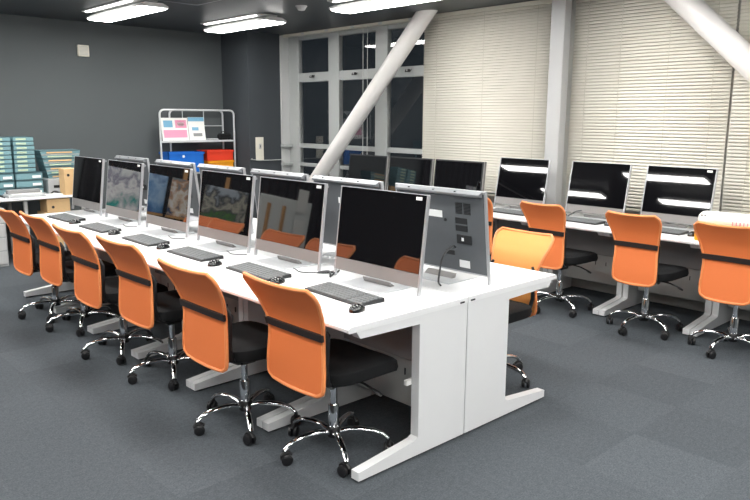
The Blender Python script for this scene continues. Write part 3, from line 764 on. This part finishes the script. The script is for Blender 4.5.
# printed booklets leaning on the top shelf
def booklet(x0, x1, z1, l, top, bits):
    r = empty('booklet', ((x0 + x1) / 2, 6.60, 1.263), 0, l, 'booklet', 'booklets on the rack'); w2 = (x1 - x0) / 2; hgt = z1 - 1.263
    T = Matrix.Rotation(-.16, 4, 'X')
    MB().box(-w2, w2, -.006, .006, 0.0, hgt, T=T).build('cover', 'paper', r)
    if top: MB().box(-w2 + .002, w2 - .002, -.0075, -.0055, hgt * .82, hgt - .002, T=T).build('printed_band', 'pale_blue', r)
    for (a, b_0, c_, d, m) in bits: MB().box(-w2 + a * 2 * w2, -w2 + b_0 * 2 * w2, -.0078, -.0055, c_ * hgt, d * hgt, T=T).build('printed_block', m, r)
booklet(2.49, 2.87, 1.56, 'open white booklet with pink prints, left on the rack shelf', False, [(.08, .42, .58, .88, 'pale_blue'), (.52, .95, .55, .9, 'pink'), (.06, .94, .12, .46, 'pink'), (.6, .85, .64, .8, 'paper')])
booklet(2.88, 3.12, 1.57, 'white booklet with blue top band, right on the rack shelf', True, [(.25, .8, .16, .30, 'modesty'), (.2, .6, .42, .56, 'pale_blue')])
db = empty('black_pouch', (3.38, 6.55, 1.263), 0, 'small black pouch at the right end of the rack shelf', 'pouch')
MB().box(-.09, .09, -.05, .05, 0, .085, bev=.02).build('pouch_body', 'black_fabric', db)
MB().tube([(-.05, 0, .08), (-.04, 0, .11), (.04, 0, .11), (.05, 0, .08)], .006, 8).build('pouch_strap', 'black_plastic', db, True)
tag(MB().box(3.13, 3.27, 6.52, 6.62, 1.263, 1.283, bev=.004).build('notepad', 'grey_box'), 'flat grey notepad beside the black pouch on the rack', 'notepad')

# ================================================================ RIGHT: yellow box + white roll
yb_ = empty('yellow_box', (3.32, -.27, .722), 0, 'orange-yellow box behind the rightmost orange chair', 'box')
MB().box(-.11, .11, -.24, .24, 0, .075, bev=.008).build('box_body', 'yellow', yb_)
MB().box(-.112, .112, -.242, .242, .060, .068).build('box_seam', 'bin_yellow', yb_)
MB().box(-.112, -.109, .10, .2, .01, .03).build('box_print', 'port', yb_)
rl = empty('fabric_roll', (3.39, -.31, .799), 0, 'white rounded roll with pink ticks and two black dots on the yellow box', 'roll')
m = MB(); n = 20; SC = 1.12; prof = [(.0, .008), (.01, .03), (.03, .048), (.06, .054), (.55, .058), (.6, .05), (.63, .02)]
vs = []; fs = []
for y, rr in prof:
    for j in range(n): th = 2 * math.pi * j / n; vs.append((rr * math.cos(th) * 1.25, .33 - y, .062 + SC * rr * math.sin(th)))
for i in range(len(prof) - 1):
    for j in range(n): fs.append((i * n + j, i * n + (j + 1) % n, (i + 1) * n + (j + 1) % n, (i + 1) * n + j))
fs += [tuple(range(n)), tuple(range((len(prof) - 1) * n, len(prof) * n))]
m.add(vs, fs); m.build('roll_body', 'paper', rl, True)
for dy in (.285, .262): MB().lathe([(.006, 0), (.006, .004)], 10, TR(-.055, dy, .092) @ Matrix.Rotation(-math.pi / 2.6, 4, 'Y')).build('black_dot', 'port', rl)
for k in range(8): MB().box(-.074, -.069, .06 - k * .025, .066 - k * .025, .035, .068).build('pink_tick', 'pink', rl)
MB().box(-.0735, -.068, -.14, .18, .022, .027).build('pink_line', 'pink', rl)

# ================================================================ easels and pictures reflected in the screens (left of the frame)
def easel(loc, rz, w_, h_, z0, m, l, post=True, pname='canvas'):
    r = empty('display_easel', loc, rz, l, 'easel', 'easels with pictures')
    MB().box(-w_ / 2, w_ / 2, -.012, .012, z0, z0 + h_, bev=.003).build(pname, m, r)
    if post: MB().box(-.022, .022, .02, .045, z0 - .1, z0 + h_ + .14).build('centre_post', 'wood', r)
    MB().box(-w_ / 2, w_ / 2, -.03, .03, z0 - .03, z0 - .002).build('ledge', 'wood', r)
    for sx in (-1, 1): MB().tube([(sx * .03, .03, z0 + h_), (sx * w_ * .45, -.02, 0)], .014, 6).build('leg', 'wood', r)
    MB().tube([(0, .03, z0 + h_), (0, .45, 0)], .014, 6).build('leg', 'wood', r)
    return r
P1 = paint_mat('picture_landscape', [(90, 150, 70), (90, 96, 96), (200, 196, 180), (80, 86, 90), (190, 200, 210)], 7, 3)
P2 = paint_mat('picture_blue', [(60, 100, 160), (100, 150, 200), (170, 200, 230), (80, 120, 170)], 5, 8)
P3 = paint_mat('picture_figures', [(60, 80, 110), (220, 190, 160), (240, 240, 236), (200, 150, 110), (120, 140, 150)], 9, 5)
P4 = paint_mat('picture_bright', [(60, 170, 160), (200, 206, 210), (250, 250, 250), (150, 150, 170), (236, 240, 240)], 7, 12)
easel((-1.66, 5.5, 0), .0, .62, .46, .78, P1, 'dark landscape picture on a wooden easel left of the picture, mirrored in a screen')
easel((-1.08, 5.5, 0), .0, .34, .44, .80, P3, 'picture of pale figures on a wooden easel, mirrored in a screen')
easel((-.76, 5.62, 0), .0, .30, .44, .80, P2, 'plain blue picture on an easel, mirrored in a screen', False)
easel((-.34, 5.5, 0), .0, .42, .48, .74, P4, 'bright white and teal picture on an easel, mirrored in a screen', False)
bd = empty('grey_board', (-2.42, 5.3, 0), 0, 'large plain grey board with two wooden bars, mirrored in a screen', 'board')
MB().box(-.42, .40, -.01, .02, .10, 1.27, bev=.004).build('board_panel', 'board_grey', bd)
for xx in (.03, .27): MB().box(xx - .02, xx + .02, -.04, -.011, .0, 1.17).build('wooden_bar', 'wood', bd)
for zz, xx in ((1.12, -.32), (.72, -.33)):
    tag(MB().box(-2.30 + xx - .10, -2.30 + xx + .06, 5.24, 5.245, zz, zz + .30).build('paper_note', 'paper'), 'white paper sheet hanging before the grey board, ' + ('upper one' if zz > 1 else 'lower one'), 'paper')

cu = empty('added_dark_curtain', (0, 6.76, 0), 0, 'added black pleated curtain out of view, keeping the screen reflections dark', 'curtain')  # unseen, added so the screens mirror black instead of the grey wall
n = 160; vs = []
for zz in (.04, 2.55):
    for i in range(n + 1): vs.append((-4.25 + 3.9 * i / n, .03 * math.sin(i * .9), zz))
o = MB().add(vs, [(i, i + 1, i + n + 2, i + n + 1) for i in range(n)]).build('curtain_cloth', 'unseen_black', cu, True)
so = o.modifiers.new('s', 'SOLIDIFY'); so.thickness = .004
MB().tube([(-4.27, 0, 2.58), (-.33, 0, 2.58)], .014, 8).build('curtain_rail', 'tray_grey', cu, True)
